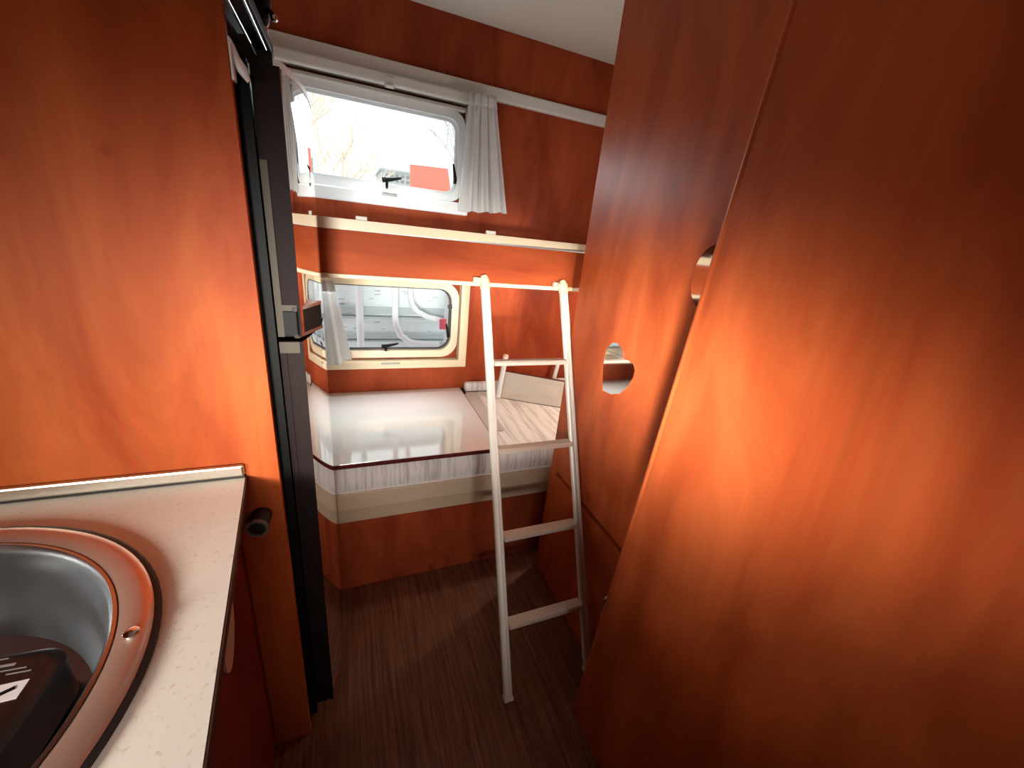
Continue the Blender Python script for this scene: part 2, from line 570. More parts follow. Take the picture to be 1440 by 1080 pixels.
# ---- lower window
w2 = struct_empty('window_2', (0.1, 2.0, 0.74), 'lower bunk window with cream surround and rounded corners')
x0, x1, z0, z1 = LG
MB().ring(rrect(x0 - .034, x1 + .034, z0 - .034, z1 + .034, .085, 1.970), rrect(x0, x1, z0, z1, .065, 1.976), (0, .026, 0)).build('window_ring', 'cream', w2, smooth=True)
MB().ring(rrect(x0 - .002, x1 + .002, z0 - .002, z1 + .002, .067, 2.001), rrect(x0 + .008, x1 - .008, z0 + .008, z1 - .008, .06, 2.001), (0, .010, 0)).build('rubber_seal', 'seal', w2, smooth=True)
MB().prism(rrect(x0 - .002, x1 + .002, z0 - .002, z1 + .002, .065, 2.022), (0, .004, 0)).build('window_pane', 'glass', w2)
MB().box(-0.40, 0.566, 1.945, 2.0, 0.741, 0.780, .004).build('surround_board', 'cream', w2)
MB().box(0.524, 0.566, 1.945, 2.0, 0.780, 1.222, .004).build('surround_board', 'cream', w2)
MB().box(-0.40, -0.36, 1.945, 2.0, 0.780, 1.222, .004).build('surround_board', 'cream', w2)
MB().box(-0.36, 0.524, 1.958, 2.0, 1.180, 1.222, .004).build('surround_board', 'cream', w2)
MB().box(0.135, 0.225, 1.940, 1.946, 0.765, 0.775, .002).build('blind_clip', 'alu_d', w2)
MB().box(0.14, 0.20, 1.964, 1.972, 1.160, 1.172, .002).build('blind_clip', 'cream', w2)
latch(w2, 0.160, 0.820)
latch(w2, 0.462, 0.915, vertical=True)
mb = MB().tube([(0.478, 1.982, 0.900), (0.478, 1.982, 1.052)], .006, 8)
mb.box(0.464, 0.486, 1.972, 1.990, 1.046, 1.062, .003)
mb.build('window_stay', 'seal', w2, smooth=True)

# ---- kitchen window and front window (out of the picture, they let the daylight in)
w3 = struct_empty('window_3', (XL, -0.2, 0.93), 'kitchen window over the sink')
MB().ring(rrect(KW[0] - .04, KW[1] + .04, KW[2] - .012, KW[3] + .04, .05, XL + .0005, plane='yz'), rrect(KW[0], KW[1], KW[2], KW[3], .01, XL + .0005, plane='yz'), (.015, 0, 0)).build('window_ring', 'cream', w3)
MB().box(XL - .030, XL - .026, KW[0], KW[1], KW[2], KW[3]).build('window_pane', 'glass', w3)
w5 = struct_empty('window_5', (XL, -1.2, 1.05), 'side window near the front, added for the aimed side beams')  # unseen window put in to go with the side beams
MB().ring(rrect(KW2[0] - .04, KW2[1] + .04, KW2[2] - .04, KW2[3] + .04, .05, XL + .0005, plane='yz'), rrect(KW2[0], KW2[1], KW2[2], KW2[3], .01, XL + .0005, plane='yz'), (.012, 0, 0)).build('window_ring', 'cream', w5)
MB().box(XL - .030, XL - .026, KW2[0], KW2[1], KW2[2], KW2[3]).build('window_pane', 'glass', w5)
w4 = struct_empty('window_4', (0.1, YB, 0.98), 'front window')
MB().ring(rrect(RW[0] - .04, RW[1] + .04, RW[2] - .04, RW[3] + .04, .05, YB + .0005), rrect(RW[0], RW[1], RW[2], RW[3], .01, YB + .0005), (0, .015, 0)).build('window_ring', 'cream', w4)
MB().box(RW[0], RW[1], YB - .030, YB - .026, RW[2], RW[3]).build('window_pane', 'glass', w4)

# ---- partition between kitchen and fridge
PY = 0.84
struct(MB().box(XL, -0.153, PY, PY + .016, 0, ZC, .001).build('wall_kitchen', 'cherry_k'), 'orange cherry wood partition panel beside the sink')

# ------------------------------------------------------------------ kitchen
ku = thing('kitchen_unit', 'dark red kitchen base cabinet under the cream countertop', 'cabinet', (-0.55, 0.0, 0.0))


def cx(y):          # x of the counter front edge, running slightly out of parallel
    return -0.214 + (0.838 - y) * 0.1165


def slab(y0, y1, back, inset, z0, z1):
    return MB().prism([(back, y0, z0), (cx(y0) - inset, y0, z0), (cx(y1) - inset, y1, z0), (back, y1, z0)], (0, 0, z1 - z0))


Y1 = PY - .001
# carcass built round the bowl: two sides, back, floor and the front
mb = MB().box(XL + .001, XL + .02, -1.1, Y1, .0, .8815)
mb.box(XL + .02, -.26, Y1 - .018, Y1, .0, .8815)
mb.box(XL + .02, -.26, -1.1, -1.08, .0, .8815)
mb.box(XL + .02, -.26, -1.08, Y1 - .018, .0, .06)
mb.build('body', 'cherry_dark', ku)
for ya, yb in ((-1.1, -.36), (-.354, .30), (.306, Y1)):
    d = MB().prism([(cx(ya) - .045, ya, .06), (cx(ya) - .025, ya, .06), (cx(yb) - .025, yb, .06), (cx(yb) - .045, yb, .06)], (0, 0, .815)).build('door', 'cherry_dark', ku)
    if ya > .3:
        pts = []
        for k in range(28):
            a = 2 * math.pi * k / 28
            yy, zz = .585 + .055 * math.cos(a) + .012 * math.sin(a), .765 + .055 * math.sin(a)
            pts.append((cx(yy) - .0248, yy, zz))
        MB().prism(pts, (.004, 0, 0)).build('pull', 'tread', d)

ct = thing('countertop', 'cream speckled laminate countertop around the round sink', 'countertop', (-0.6, 0.0, 0.866))
SC = Vector((-0.57, 0.425, 0))
SR = 0.312
# top with a round opening for the bowl
mbm = MB()
n = 96
def ray_edge(a):
    dx, dy = math.cos(a), math.sin(a)
    ts = []
    if dy > 1e-6: ts.append((Y1 - SC.y) / dy)
    if dy < -1e-6: ts.append((-1.1 - SC.y) / dy)
    if dx < -1e-6: ts.append((XL + .001 - SC.x) / dx)
    # front edge x = cx(y)
    den = dx + dy * 0.1165
    if den > 1e-6: ts.append((-0.214 + (0.838 - SC.y) * 0.1165 - SC.x) / den)
    return min(t for t in ts if t > 0)
corners = [(XL + .001, Y1), (cx(Y1), Y1), (cx(-1.1), -1.1), (XL + .001, -1.1)]
angs = sorted([2 * math.pi * k / n - math.pi for k in range(n)] + [math.atan2(c[1] - SC.y, c[0] - SC.x) for c in corners])
outer = [(SC.x + ray_edge(a) * math.cos(a), SC.y + ray_edge(a) * math.sin(a), .882) for a in angs]
inner = [(SC.x + SR * math.cos(a), SC.y + SR * math.sin(a), .882) for a in angs]
mbm.ring(outer, inner, (0, 0, .018)).build('worktop', 'counter', ct)
MB().prism([(cx(-1.1) + .0005, -1.1, .882), (cx(-1.1) + .003, -1.1, .882), (cx(Y1) + .003, Y1, .882), (cx(Y1) + .0005, Y1, .882)], (0, 0, .0175)).build('edge_band', 'edge', ct)
MB().box(XL + .02, -0.213, Y1 - .011, Y1, .9045, .930, .004).build('upstand_strip', 'steelstrip', ct)
MB().box(XL + .02, -0.213, Y1 - .009, Y1 - .001, .9003, .9045).build('upstand_seal', 'gasket', ct)

sk = thing('sink', 'round stainless steel sink bowl with a broad rim', 'sink', (SC.x, SC.y, .76))
MB().lathe([(.332, .9006), (.334, .904), (.330, .907), (.318, .907)], (SC.x, SC.y, 0), 96, closed=True).build('gasket', 'gasket', sk, smooth=True)
MB().lathe([(.324, .902), (.326, .907), (.322, .911), (.312, .913), (.297, .911), (.289, .907), (.289, .902)], (SC.x, SC.y, 0), 96, closed=True).build('rim', 'rim_reflection', sk, smooth=True)
prof = [(.290, .909), (.286, .910), (.282, .905), (.279, .895), (.274, .86), (.262, .80), (.245, .772), (.215, .762), (.06, .758), (.0001, .757)]
bo = MB().lathe(prof, (SC.x, SC.y, 0), 96, caps=False)
bo.build('bowl', 'steel', sk, smooth=True)
MB().lathe([(.045, .7590), (.045, .7625), (.036, .7625), (.030, .760), (.0001, .760)], (SC.x, SC.y, 0), 32).build('drain', 'chrome', sk, smooth=True)
a = math.radians(2)
sx, sy = SC.x + .304, SC.y + .055
MB().lathe([(.008, .9125), (.008, .916), (.006, .918), (.0001, .919)], (sx, sy, 0), 20).build('stud', 'chrome', sk, smooth=True)

# black case lying in the bowl
bc = thing('black_case', 'black plastic case with a white sticker lying in the sink', 'case', (-0.49, 0.43, .765))
RZ = math.radians(-4)
def cr(x, y, z):
    dx, dy = x + .49, y - .43
    return (-.49 + dx * math.cos(RZ) - dy * math.sin(RZ), .43 + dx * math.sin(RZ) + dy * math.cos(RZ), z)
o_ = [cr(p[0], p[1], 0) for p in rrect(-.590, -.378, .305, .572, .035, 0, plane='xy')]
i_ = [cr(p[0], p[1], 0) for p in rrect(-.578, -.392, .318, .560, .028, 0, plane='xy')]
mb = MB()
rows = [[(p[0], p[1], .766) for p in o_], [(p[0], p[1], .828) for p in o_], [(p[0], p[1], .838) for p in i_]]
vv = [[mb.bm.verts.new(p) for p in r] for r in rows]
for A, B in zip(vv, vv[1:]):
    for k in range(len(A)):
        mb.bm.faces.new((A[k], A[(k + 1) % len(A)], B[(k + 1) % len(A)], B[k]))
mb.bm.faces.new(vv[-1]); mb.bm.faces.new(vv[0][::-1])
mb.build('body', 'caseskin', bc, smooth=True)
def patch(x0, x1, y0, y1, z, h, rot=0.0):
    c0 = ((x0 + x1) / 2, (y0 + y1) / 2)
    pts = []
    for x, y in ((x0, y0), (x1, y0), (x1, y1), (x0, y1)):
        dx, dy = x - c0[0], y - c0[1]
        pts.append(cr(c0[0] + dx * math.cos(rot) - dy * math.sin(rot), c0[1] + dx * math.sin(rot) + dy * math.cos(rot), z))
    return MB().prism(pts, (0, 0, h))
st = patch(-.428, -.397, .496, .520, .8383, .0006, .06).build('sticker', 'label', bc)
mb = patch(-.421, -.405, .5055, .5105, .8391, .0005, .5); mb.build('sticker_mark', 'black', st)
for x0, x1, y0, y1 in ((-.470, -.440, .5565, .558), (-.468, -.427, .545, .5485), (-.445, -.412, .5385, .540), (-.428, -.404, .5325, .5340)):
    patch(x0, x1, y0, y1, .8383, .0004).build('print', 'print', bc)
patch(-.480, -.400, .400, .476, .8383, .0005).build('dark_label', 'darkbrown', bc)

# dark tube fixed to the partition beside the counter end
tb = thing('tube_holder', 'dark open tube fixed to the partition beside the counter end', 'tube holder', (-.193, .82, .80))
tc0 = Vector((-.194, .8398, .797)); tc1 = Vector((-.197, .797, .795))
mb = MB().tube([tc0, tc1], .019, 24)
mb.build('tube', 'gasket', tb, smooth=True)
dv = (tc1 - tc0).normalized()
rt = Vector((1, 0, 0)); up_ = dv.cross(rt).normalized(); rt = up_.cross(dv)
def circ(r, off): return [tuple(tc1 + dv * off + r * (math.cos(2 * math.pi * k / 24) * rt + math.sin(2 * math.pi * k / 24) * up_)) for k in range(24)]
MB().ring(circ(.0215, -.002), circ(.0165, -.002), tuple(dv * .006)).build('collar', 'tubering', tb, smooth=True)

# ------------------------------------------------------------------ refrigerator
FC, FR = (-0.912, 1.103), 0.85
def fx(y, off=0.0):
    return FC[0] + math.sqrt((FR + off) ** 2 - (y - FC[1]) ** 2)
FY0, FY1 = 0.882, 1.292
def bow(z0, z1, ya=FY0, yb=FY1, back=-.1335, off=0.0, n=40):
    pts = [(back, ya, z0)] + [(fx(ya + (yb - ya) * k / n, off), ya + (yb - ya) * k / n, z0) for k in range(n + 1)] + [(back, yb, z0)]
    return MB().prism(pts, (0, 0, z1 - z0))
def skin(z0, z1, off, th, ya=FY0, yb=FY1, n=64):
    o = [(fx(ya + (yb - ya) * k / n, off + th), ya + (yb - ya) * k / n, z0) for k in range(n + 1)]
    i = [(fx(ya + (yb - ya) * k / n, off), ya + (yb - ya) * k / n, z0) for k in range(n, -1, -1)]
    return MB().prism(o + i, (0, 0, z1 - z0))
fr = thing('refrigerator', 'tall refrigerator with bowed mirror-finish doors beside the bunk', 'refrigerator', (-0.42, 1.09, 0.0))
MB().box(-.72, -.152, .862, 1.300, 0.03, 1.640).build('body', 'black', fr)
MB().box(-.152, -.136, .874, .886, 0.03, 1.640).build('face_frame', 'black', fr)
MB().box(-.152, -.136, 1.288, 1.300, 0.03, 1.640).build('face_frame', 'greyframe', fr)
ex_ = fx(FY0)
du = bow(1.186, 1.640, off=-.004).build('upper_door', 'darkbrown', fr)
skin(1.186, 1.640, -.0038, .0038).build('mirror_skin', 'mirror', du, smooth=True)
skin(1.6402, 1.650, -.008, .0095, n=40).build('top_trim', 'white', du, smooth=True)
MB().box(-.1335, -.122, FY0 - .0025, FY0 - .0002, 1.186, 1.50).build('edge_strip', 'greyframe', du)
MB().box(-.122, -.096, FY0 - .0025, FY0 - .0002, 1.236, 1.250).build('edge_strip', 'greyframe', du)
MB().prism([(-.121, .872, 1.192), (-.098, .872, 1.192), (-.058, .965, 1.192), (-.085, .965, 1.192)], (0, 0, .046)).build('handle', 'black', du)
MB().prism([(-.105, .877, 1.2385), (-.0975, .873, 1.2385), (-.057, .966, 1.2385), (-.085, .966, 1.2385)], (0, 0, .007)).build('handle_trim', 'steel', du)
MB().prism([(-.105, .877, 1.1845), (-.0975, .873, 1.1845), (-.057, .966, 1.1845), (-.085, .966, 1.1845)], (0, 0, .007)).build('handle_trim', 'steel', du)
MB().box(ex_ - .0075, ex_ + .0008, FY0 - .0024, FY0 + .0004, 1.186, 1.640).build('edge_bead', 'darkbrown', du)
dl = bow(0.06, 1.176, off=-.004).build('lower_door', 'darkbrown', fr)
skin(0.06, 1.176, -.0038, .0038).build('mirror_skin', 'mirror', dl, smooth=True)
MB().box(-.1335, -.097, FY0 - .0025, FY0 - .0002, 1.152, 1.175).build('edge_strip', 'greyframe', dl)
MB().box(-.1335, -.122, FY0 - .0025, FY0 - .0002, .40, 1.152).build('edge_strip', 'darkbrown', dl)

MB().box(ex_ - .0075, ex_ + .0008, FY0 - .0024, FY0 + .0004, .06, 1.176).build('edge_bead', 'darkbrown', dl)
fc = thing('fridge_cabinet', 'dark overhead locker above the mirror-fronted refrigerator', 'cabinet', (-.45, 1.09, 1.66))
MB().box(-.72, -.160, .862, 1.300, 1.66, ZC - .001).build('body', 'darkbrown', fc)
MB().box(-.160, -.150, .870, 1.295, 1.80, ZC - .01, .003).build('flap_door', 'cherry_dark', fc)
sp_ = tag(MB().box(-.735, -.722, .860, 1.30, 0, ZC - .001).build('fridge_back_panel', 'cherry_dark'), 'cherry panel closing the back of the refrigerator niche', 'panel')
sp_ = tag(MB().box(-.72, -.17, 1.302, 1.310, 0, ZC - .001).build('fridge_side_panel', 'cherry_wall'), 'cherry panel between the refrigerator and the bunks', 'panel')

ra = thing('chrome_rail', 'pair of thin chrome rods above the refrigerator', 'rail', (-.12, .9, 1.67))
for (p, q) in (((-.1290, .40, 1.671), (-.1335, .985, 1.671)), ((-.1120, .40, 1.680), (-.1180, .995, 1.680))):
    MB().tube([p, q], .0022, 10).build('rod', 'chrome', ra, smooth=True)
MB().box(-.136, -.110, .40, .99, 1.6825, 1.700, .002).build('channel', 'darkbrown', ra)
MB().box(-.159, -.110, .975, .998, 1.664, 1.700, .002).build('bracket', 'greyframe', ra)

lp = thing('spotlight', 'small black spotlight with a chrome ring near the ceiling', 'lamp', (-.112, .97, 1.70))
MB().lathe([(.012, 1.712), (.017, 1.720), (.023, 1.750), (.026, 1.80), (.018, 1.812), (.0001, 1.813)], (-.126, .965, 0), 24).build('lamp_head', 'black', lp, smooth=True)
MB().lathe([(.0105, 1.7085), (.0135, 1.7075), (.0150, 1.713), (.0120, 1.714)], (-.126, .965, 0), 24, closed=True).build('lamp_ring', 'chrome', lp, smooth=True)
MB().tube([(-.126, .965, 1.80), (-.135, .965, 1.83), (-.1505, .965, 1.83)], .006, 8).build('lamp_arm', 'black', lp, smooth=True)
MB().lathe([(.003, 1.722), (.006, 1.725), (.006, 1.730), (.003, 1.732)], (-.100, .955, 0), 12).build('switch', 'chrome', lp, smooth=True)
MB().tube([(-.100, .955, 1.730), (-.110, .960, 1.742)], .0035, 8).build('switch_stem', 'black', lp, smooth=True)

hk = thing('coat_hook', 'grey white plastic hook on the edge of the kitchen partition', 'hook', (-.15, .86, 1.63))
MB().box(-.1528, -.1490, .842, .862, 1.600, 1.655, .0012).build('hook_plate', 'white', hk)
MB().tube([(-.150, .852, 1.648), (-.146, .853, 1.632), (-.139, .854, 1.618), (-.132, .855, 1.604)], [.004, .006, .008, .003], 10).build('hook_arm', 'white', hk, smooth=True)

# ------------------------------------------------------------------ bunks
BX0, BX1 = -0.62, XR - .002
bk = thing('upper_bunk', 'upper bunk with cherry side board and cream capping', 'bunk bed', (0.3, 1.67, 1.25))
MB().box(BX0, BX1, 1.340, 1.358, 1.262, 1.388).build('side_board', 'cherry_x', bk)
mb = MB()
# capping swells towards the fridge end
mb.prism([(BX0, 1.330, 1.380), (-.10, 1.330, 1.388), (BX1, 1.330, 1.403), (BX1, 1.330, 1.418), (BX0, 1.330, 1.419)], (0, .036, 0))
mb.build('capping', 'cream', bk)
MB().box(BX0, BX1, 1.332, 1.362, 1.248, 1.262, .003).build('bottom_trim', 'cream', bk)
MB().box(BX0, BX1, 1.363, 1.943, 1.252, 1.270).build('base_board', 'beige', bk)
for xa in (.028, .436):
    MB().box(xa, xa + .032, 1.345, 1.360, 1.417, 1.430, .002).build('guard_clip', 'greywhite', bk)
um = thing('upper_mattress', 'thin white mattress lying on the upper bunk', 'mattress', (0.3, 1.65, 1.271))
MB().box(BX0 + .02, BX1 - .02, 1.372, 1.938, 1.271, 1.385, .02).build('cover', 'piping', um)

lb = thing('lower_bunk', 'lower bunk base with beige board above a cherry front panel', 'bunk bed', (0.3, 1.67, 0))
MB().box(BX0, BX1, 1.340, 1.358, 0, .334).build('front_panel', 'cherry_wall', lb)
MB().box(BX0, BX1, 1.330, 1.352, .394, .468, .003).build('side_board', 'beige', lb)
MB().box(BX0, BX1, 1.336, 1.358, .334, .3935, .002).build('lower_strip', 'beige_d', lb)
MB().box(BX0, BX1, 1.360, 1.998, .450, .466).build('base_board', 'beige_d', lb)

# mattress with gathered ticking: top and front in one sheet
mt = thing('mattress', 'white ruched mattress on the lower bunk', 'mattress', (0.3, 1.66, .449))
rng = random.Random(3)
waves = [(rng.uniform(60, 240), rng.uniform(0, 6.28), rng.uniform(.3, 1)) for _ in range(9)]
def ripple(x, t):
    return sum(a * math.sin(k * x + ph + 1.5 * math.sin(3 * t + ph)) for k, ph, a in waves) / 9
XA, XB = BX0 + .02, BX1 - .004
def msurf(u, v):
    x = XA + u * (XB - XA)
    # v: 0 bottom front -> .25 top front edge -> 1 back wall
    if v < .22:
        t = v / .22
        z = .474 + .088 * t
        y = 1.338 - .010 * math.sin(math.pi * t)
        y += .0075 * ripple(x, z * 9) * (0.25 + t * (1.3 - t))
    elif v < .34:
        t = (v - .22) / .12
        a_ = t * math.pi / 2
        y = 1.338 + .022 * (1 - math.cos(a_))
        z = .562 + .016 * math.sin(a_) + .004 * ripple(x, .562 * 9)
        y += .006 * ripple(x, z * 9) * (1 - t)
    else:
        t = (v - .34) / .66
        y = 1.360 + t * .628
        z = .578 + .0048 * ripple(x + .01 * math.sin(6 * t), 5.2 + .5 * t) * (1 - .75 * t)
    return (x, y, z)
MB().grid(msurf, 420, 46).build('cover', 'fabric', mt, smooth=True)
MB().box(XA, XB, 1.360, 1.985, .4685, .562).build('core', 'piping', mt)
MB().tube([(XA, 1.334, .4735), (XB, 1.334, .4735)], .0045, 8).build('piping', 'piping', mt, smooth=True)
mb = MB().box(.575, XB, 1.968, 1.998, .584, .640, .012)
mb.build('back_roll', 'fabric', mt, smooth=True)

tt = thing('table_board', 'glossy white tabletop laid flat on the lower mattress', 'tabletop', (0.05, 1.66, .586))
MB().box(-0.56, 0.553, 1.318, 1.994, .5875, .6035, .0015).build('top', 'tabletop', tt)
MB().ring(rrect(-.5625, .5555, 1.3155, 1.9965, .004, .5865, n=2, plane='xy'), rrect(-.560, .553, 1.318, 1.994, .003, .5865, n=2, plane='xy'), (0, 0, .0165)).build('edge_band', 'mahogany', tt)
MB().box(-.55, .545, 1.322, 1.990, .5852, .5874).build('underside', 'mahogany', tt)
MB().box(.556, .572, 1.930, 1.975, .588, .604, .002).build('edge_catch', 'black', tt)

gb = tag(MB().box(.30, .640, 1.50, 1.964, .5830, .5850).build('grey_sheet', 'greyboard'), 'thin grey sheet on the mattress partly under the white tabletop', 'sheet')

tl = thing('folded_table', 'grey board leaning on the mattress behind the ladder with white legs', 'folding table', (0.9, 1.83, .583))
A = Vector((.772, 1.925, .722)); B = Vector((1.155, 1.730, .700)); C_ = Vector((1.10, 1.66, .584)); D = Vector((.742, 1.880, .584))
nrm = (B - A).cross(D - A).normalized()
MB().prism([tuple(A), tuple(B), tuple(C_), tuple(D)], tuple(nrm * .010)).build('board', 'greyboard', tl)
e = (B - A).normalized()
MB().tube([A + nrm * .005, B + nrm * .005], .0065, 6).build('edge_band', 'mahogany', tl)
for P0, P1, w in ((Vector((.735, 1.862, .590)), Vector((.768, 1.885, .815)), .014), (Vector((1.090, 1.905, .660)), Vector((1.120, 1.925, .775)), .012)):
    leg = MB().tube([P0, P1], w, 10).build('leg', 'white', tl, smooth=True)
    MB().tube([P1, P1 + Vector((.002, .002, .012))], [w * 1.15, w * .8], 10).build('leg_cap', 'cream', leg, smooth=True)

# ------------------------------------------------------------------ ladder
ld = thing('bunk_ladder', 'leaning aluminium ladder with four flat treads hooked onto the upper bunk', 'ladder', (0.585, .742, 0))
LF, LT = Vector((0, .742, .006)), Vector((0, 1.307, 1.250))
ldir = (LT - LF).normalized()
lnor = Vector((0, -ldir.z, ldir.y))       # towards the viewer
def lpt(z):
    t = (z - LF.z) / (LT.z - LF.z)
    return LF + (LT - LF) * t
prof2 = [(-.014, -.006), (-.010, -.010), (.010, -.010), (.014, -.006), (.014, .006), (.010, .010), (.0040, .010), (.0025, .0045), (-.0025, .0045), (-.0040, .010), (-.010, .010), (-.014, .006)]
for xc in (.431, .735):
    pts = [Vector((xc + a_, 0, 0)) + LF + lnor * b_ for a_, b_ in prof2]
    rl = MB().prism([tuple(p) for p in pts], tuple(LT - LF)).build('rail', 'alu', ld)
    c0 = Vector((xc, 0, 0)) + LF
    MB().prism([tuple(p) for p in [c0 + Vector((s * .0155, 0, 0)) + lnor * b_ + ldir * 0 for s, b_ in ((-1, -.0115), (1, -.0115), (1, .0115), (-1, .0115))]], tuple(ldir * .014)).build('rail_foot', 'greywhite', rl)
    # plastic hook: cap over the rail end, crook over the bunk edge, peg on the side
    top = Vector((xc, 0, 0)) + LT
    hk_ = MB()
    hk_.tube([top - ldir * .006, top + ldir * .020, top + ldir * .034 + Vector((0, .006, 0))], [.0175, .0175, .013], 14)
    hook = hk_.build('hook', 'cream', ld, smooth=True)
    MB().tube([top + ldir * .020 + Vector((-.012, .002, 0)), top + ldir * .020 + Vector((-.040, .006, .002))], [.010, .011], 12).build('hook_peg', 'cream', hook, smooth=True)
    MB().tube([top + ldir * .020 + Vector((-.028, -.006, .002)), top + ldir * .020 + Vector((-.028, -.0075, .002))], .004, 10).build('screw', 'alu_d', hook, smooth=True)
for zr in (1.014, .745, .483, .225):
    c = lpt(zr)
    # tread tilts slightly with the rails
    dy = Vector((0, 1, -.10)).normalized(); dz = Vector((0, .10, 1)).normalized()
    pf = [(-.021, -.007), (.021, -.007), (.021, .004), (.018, .007), (-.018, .007), (-.021, .004)]
    p0 = [Vector((.4455, 0, 0)) + c + dy * a_ + dz * b_ for a_, b_ in pf]
    tr = MB().prism([tuple(p) for p in p0], (.275, 0, 0)).build('tread', 'tread', ld)
    for k in range(5):
        yy = -.0144 + .0072 * k
        p1 = [Vector((.448, 0, 0)) + c + dy * a_ + dz * b_ for a_, b_ in ((yy - .0012, .0071), (yy + .0012, .0071), (yy + .0012, .0082), (yy - .0012, .0082))]
        MB().prism([tuple(p) for p in p1], (.270, 0, 0)).build('grip_rib', 'alu', tr)

# ------------------------------------------------------------------ unseen lamps added behind the wardrobe to brighten the bunks
rd = thing('fill_lamp', 'small white fill lamp added under the upper bunk behind the wardrobe', 'lamp', (1.18, 1.45, 1.20), 'added fill lamps of the bunks')
MB().lathe([(.030, 1.240), (.030, 1.250)], (1.18, 1.45, 0), 24).build('lamp_base', 'white', rd, smooth=True)
MB().lathe([(.040, 1.205), (.030, 1.225), (.014, 1.240), (.012, 1.240), (.027, 1.222), (.037, 1.205)], (1.18, 1.45, 0), 24, closed=True).build('lamp_shade', 'white', rd, smooth=True)
MB().lathe([(.0001, 1.200), (.010, 1.204), (.013, 1.214), (.009, 1.226), (.006, 1.239)], (1.18, 1.45, 0), 16).build('bulb', 'bulb', rd, smooth=True)
rd2 = thing('fill_lamp', 'small white fill lamp added beside the upper bunk behind the wardrobe', 'lamp', (1.05, 1.27, 1.52), 'added fill lamps of the bunks')
MB().box(1.034, 1.066, 1.2499, 1.262, 1.50, 1.56, .003).build('lamp_base', 'white', rd2)
MB().tube([(1.05, 1.262, 1.53), (1.05, 1.285, 1.535), (1.05, 1.30, 1.545)], .006, 8).build('lamp_arm', 'white', rd2, smooth=True)
MB().lathe([(.012, 1.305), (.024, 1.325), (.034, 1.350), (.031, 1.350), (.021, 1.325), (.010, 1.308)], (1.05, 0, 1.545), 24, axis='y', closed=True).build('lamp_shade', 'white', rd2, smooth=True)
MB().lathe([(.006, 1.309), (.010, 1.325), (.008, 1.340), (.0001, 1.344)], (1.05, 0, 1.545), 16, axis='y').build('bulb', 'bulb', rd2, smooth=True)
_d = bpy.data.lights.new('fill_lamp_light', 'POINT'); _d.energy = 2.2; _d.color = (1.0, 0.97, 0.93); _d.shadow_soft_size = 0.02
_o = bpy.data.objects.new('fill_lamp_light', _d); COL.objects.link(_o); _o.location = (1.05, 1.38, 1.545)
_d = bpy.data.lights.new('fill_lamp_light', 'POINT'); _d.energy = 9.0; _d.color = (1.0, 0.90, 0.76); _d.shadow_soft_size = 0.02
_o = bpy.data.objects.new('fill_lamp_light', _d); COL.objects.link(_o); _o.location = (1.18, 1.45, 1.17)

# ------------------------------------------------------------------ curtains
def curtain(name, label, top, bot, y, folds, amp, mat='curtain', tape=True, seed=1):
    """top / bot: (xa, xb, za, zb)"""
    t_ = thing(name, label, 'curtain', ((bot[0] + bot[1]) / 2, y, min(bot[2], bot[3])), 'window curtains of the bunks')
    r_ = random.Random(seed)
    ph = [r_.uniform(0, 6.28) for _ in range(4)]
    def f(u, v):
        xa = top[0] + (bot[0] - top[0]) * v; xb = top[1] + (bot[1] - top[1]) * v
        za = top[2] + (bot[2] - top[2]) * v; zb = top[3] + (bot[3] - top[3]) * v
        k = folds * 2 * math.pi
        yy = y - amp * (.5 + .6 * v) * (math.sin(k * u + ph[0] + .6 * v) + .45 * math.sin(2.3 * k * u + ph[1])) - .006 * v
        return (xa + (xb - xa) * u + .003 * math.sin(k * u * 1.3 + ph[2]), yy, za + (zb - za) * u + .003 * math.sin(k * u + ph[3]) * v)
    o = MB().grid(f, 90, 26).build('cloth', mat, t_, smooth=True)
    md = o.modifiers.new('thickness', 'SOLIDIFY'); md.thickness = .0012
    if tape:
        o2 = MB().grid(lambda u, v: Vector(f(u, v * .10)) + Vector((0, -.0035, 0)), 90, 3).build('heading_tape', mat, t_, smooth=True)
        md = o2.modifiers.new('thickness', 'SOLIDIFY'); md.thickness = .0012
        for u in (.30, .82):
            p = Vector(f(u, .12))
            MB().box(p.x - .003, p.x + .003, p.y - .010, p.y - .005, p.z - .018, p.z + .010, .001).build('curtain_hook', 'hem', t_)
    return t_

curtain('window_curtain', 'short white curtain gathered at the side of the upper window', (.500, .618, 1.966, 1.972), (.470, .712, 1.500, 1.520), 1.925, 3.6, .012, seed=4)
curtain('window_curtain', 'short white curtain slanting across the edge of the lower window', (-.125, -.062, 1.160, 1.160), (-.112, .000, .762, .800), 1.925, 1.6, .009, tape=False, seed=9)

# ------------------------------------------------------------------ right side furniture
WX = .765
wd = thing('wardrobe', 'cherry wardrobe with chrome oval pulls behind the ladder', 'wardrobe', (1.0, .9, 0))
MB().box(WX + .012, 1.10, .20, 1.250, 0, ZC - .001).build('body', 'cherry_dark', wd)
MB().box(WX, WX + .012, 1.2065, 1.250, 0, ZC - .001).build('stile', 'cherry', wd)
d_up = MB().box(WX, WX + .012, .20, 1.2064, .537, ZC - .001).build('door', 'cherry', wd)
d_lo = MB().box(WX, WX + .012, .20, 1.2064, 0.0, .518).build('door', 'cherry', wd)

def half_oval(yc, zc, ry, rz, n=28):
    return [(WX - .0035, yc + ry * math.cos(2 * math.pi * k / n), zc + rz * math.sin(2 * math.pi * k / n)) for k in range(n)]
MB().prism(half_oval(.690, 1.378, .056, .074), (.0033, 0, 0)).build('oval_pull', 'chrome', d_up, smooth=True)
MB().prism(half_oval(.735, .275, .044, .074), (.0033, 0, 0)).build('oval_pull', 'chrome', d_lo, smooth=True)
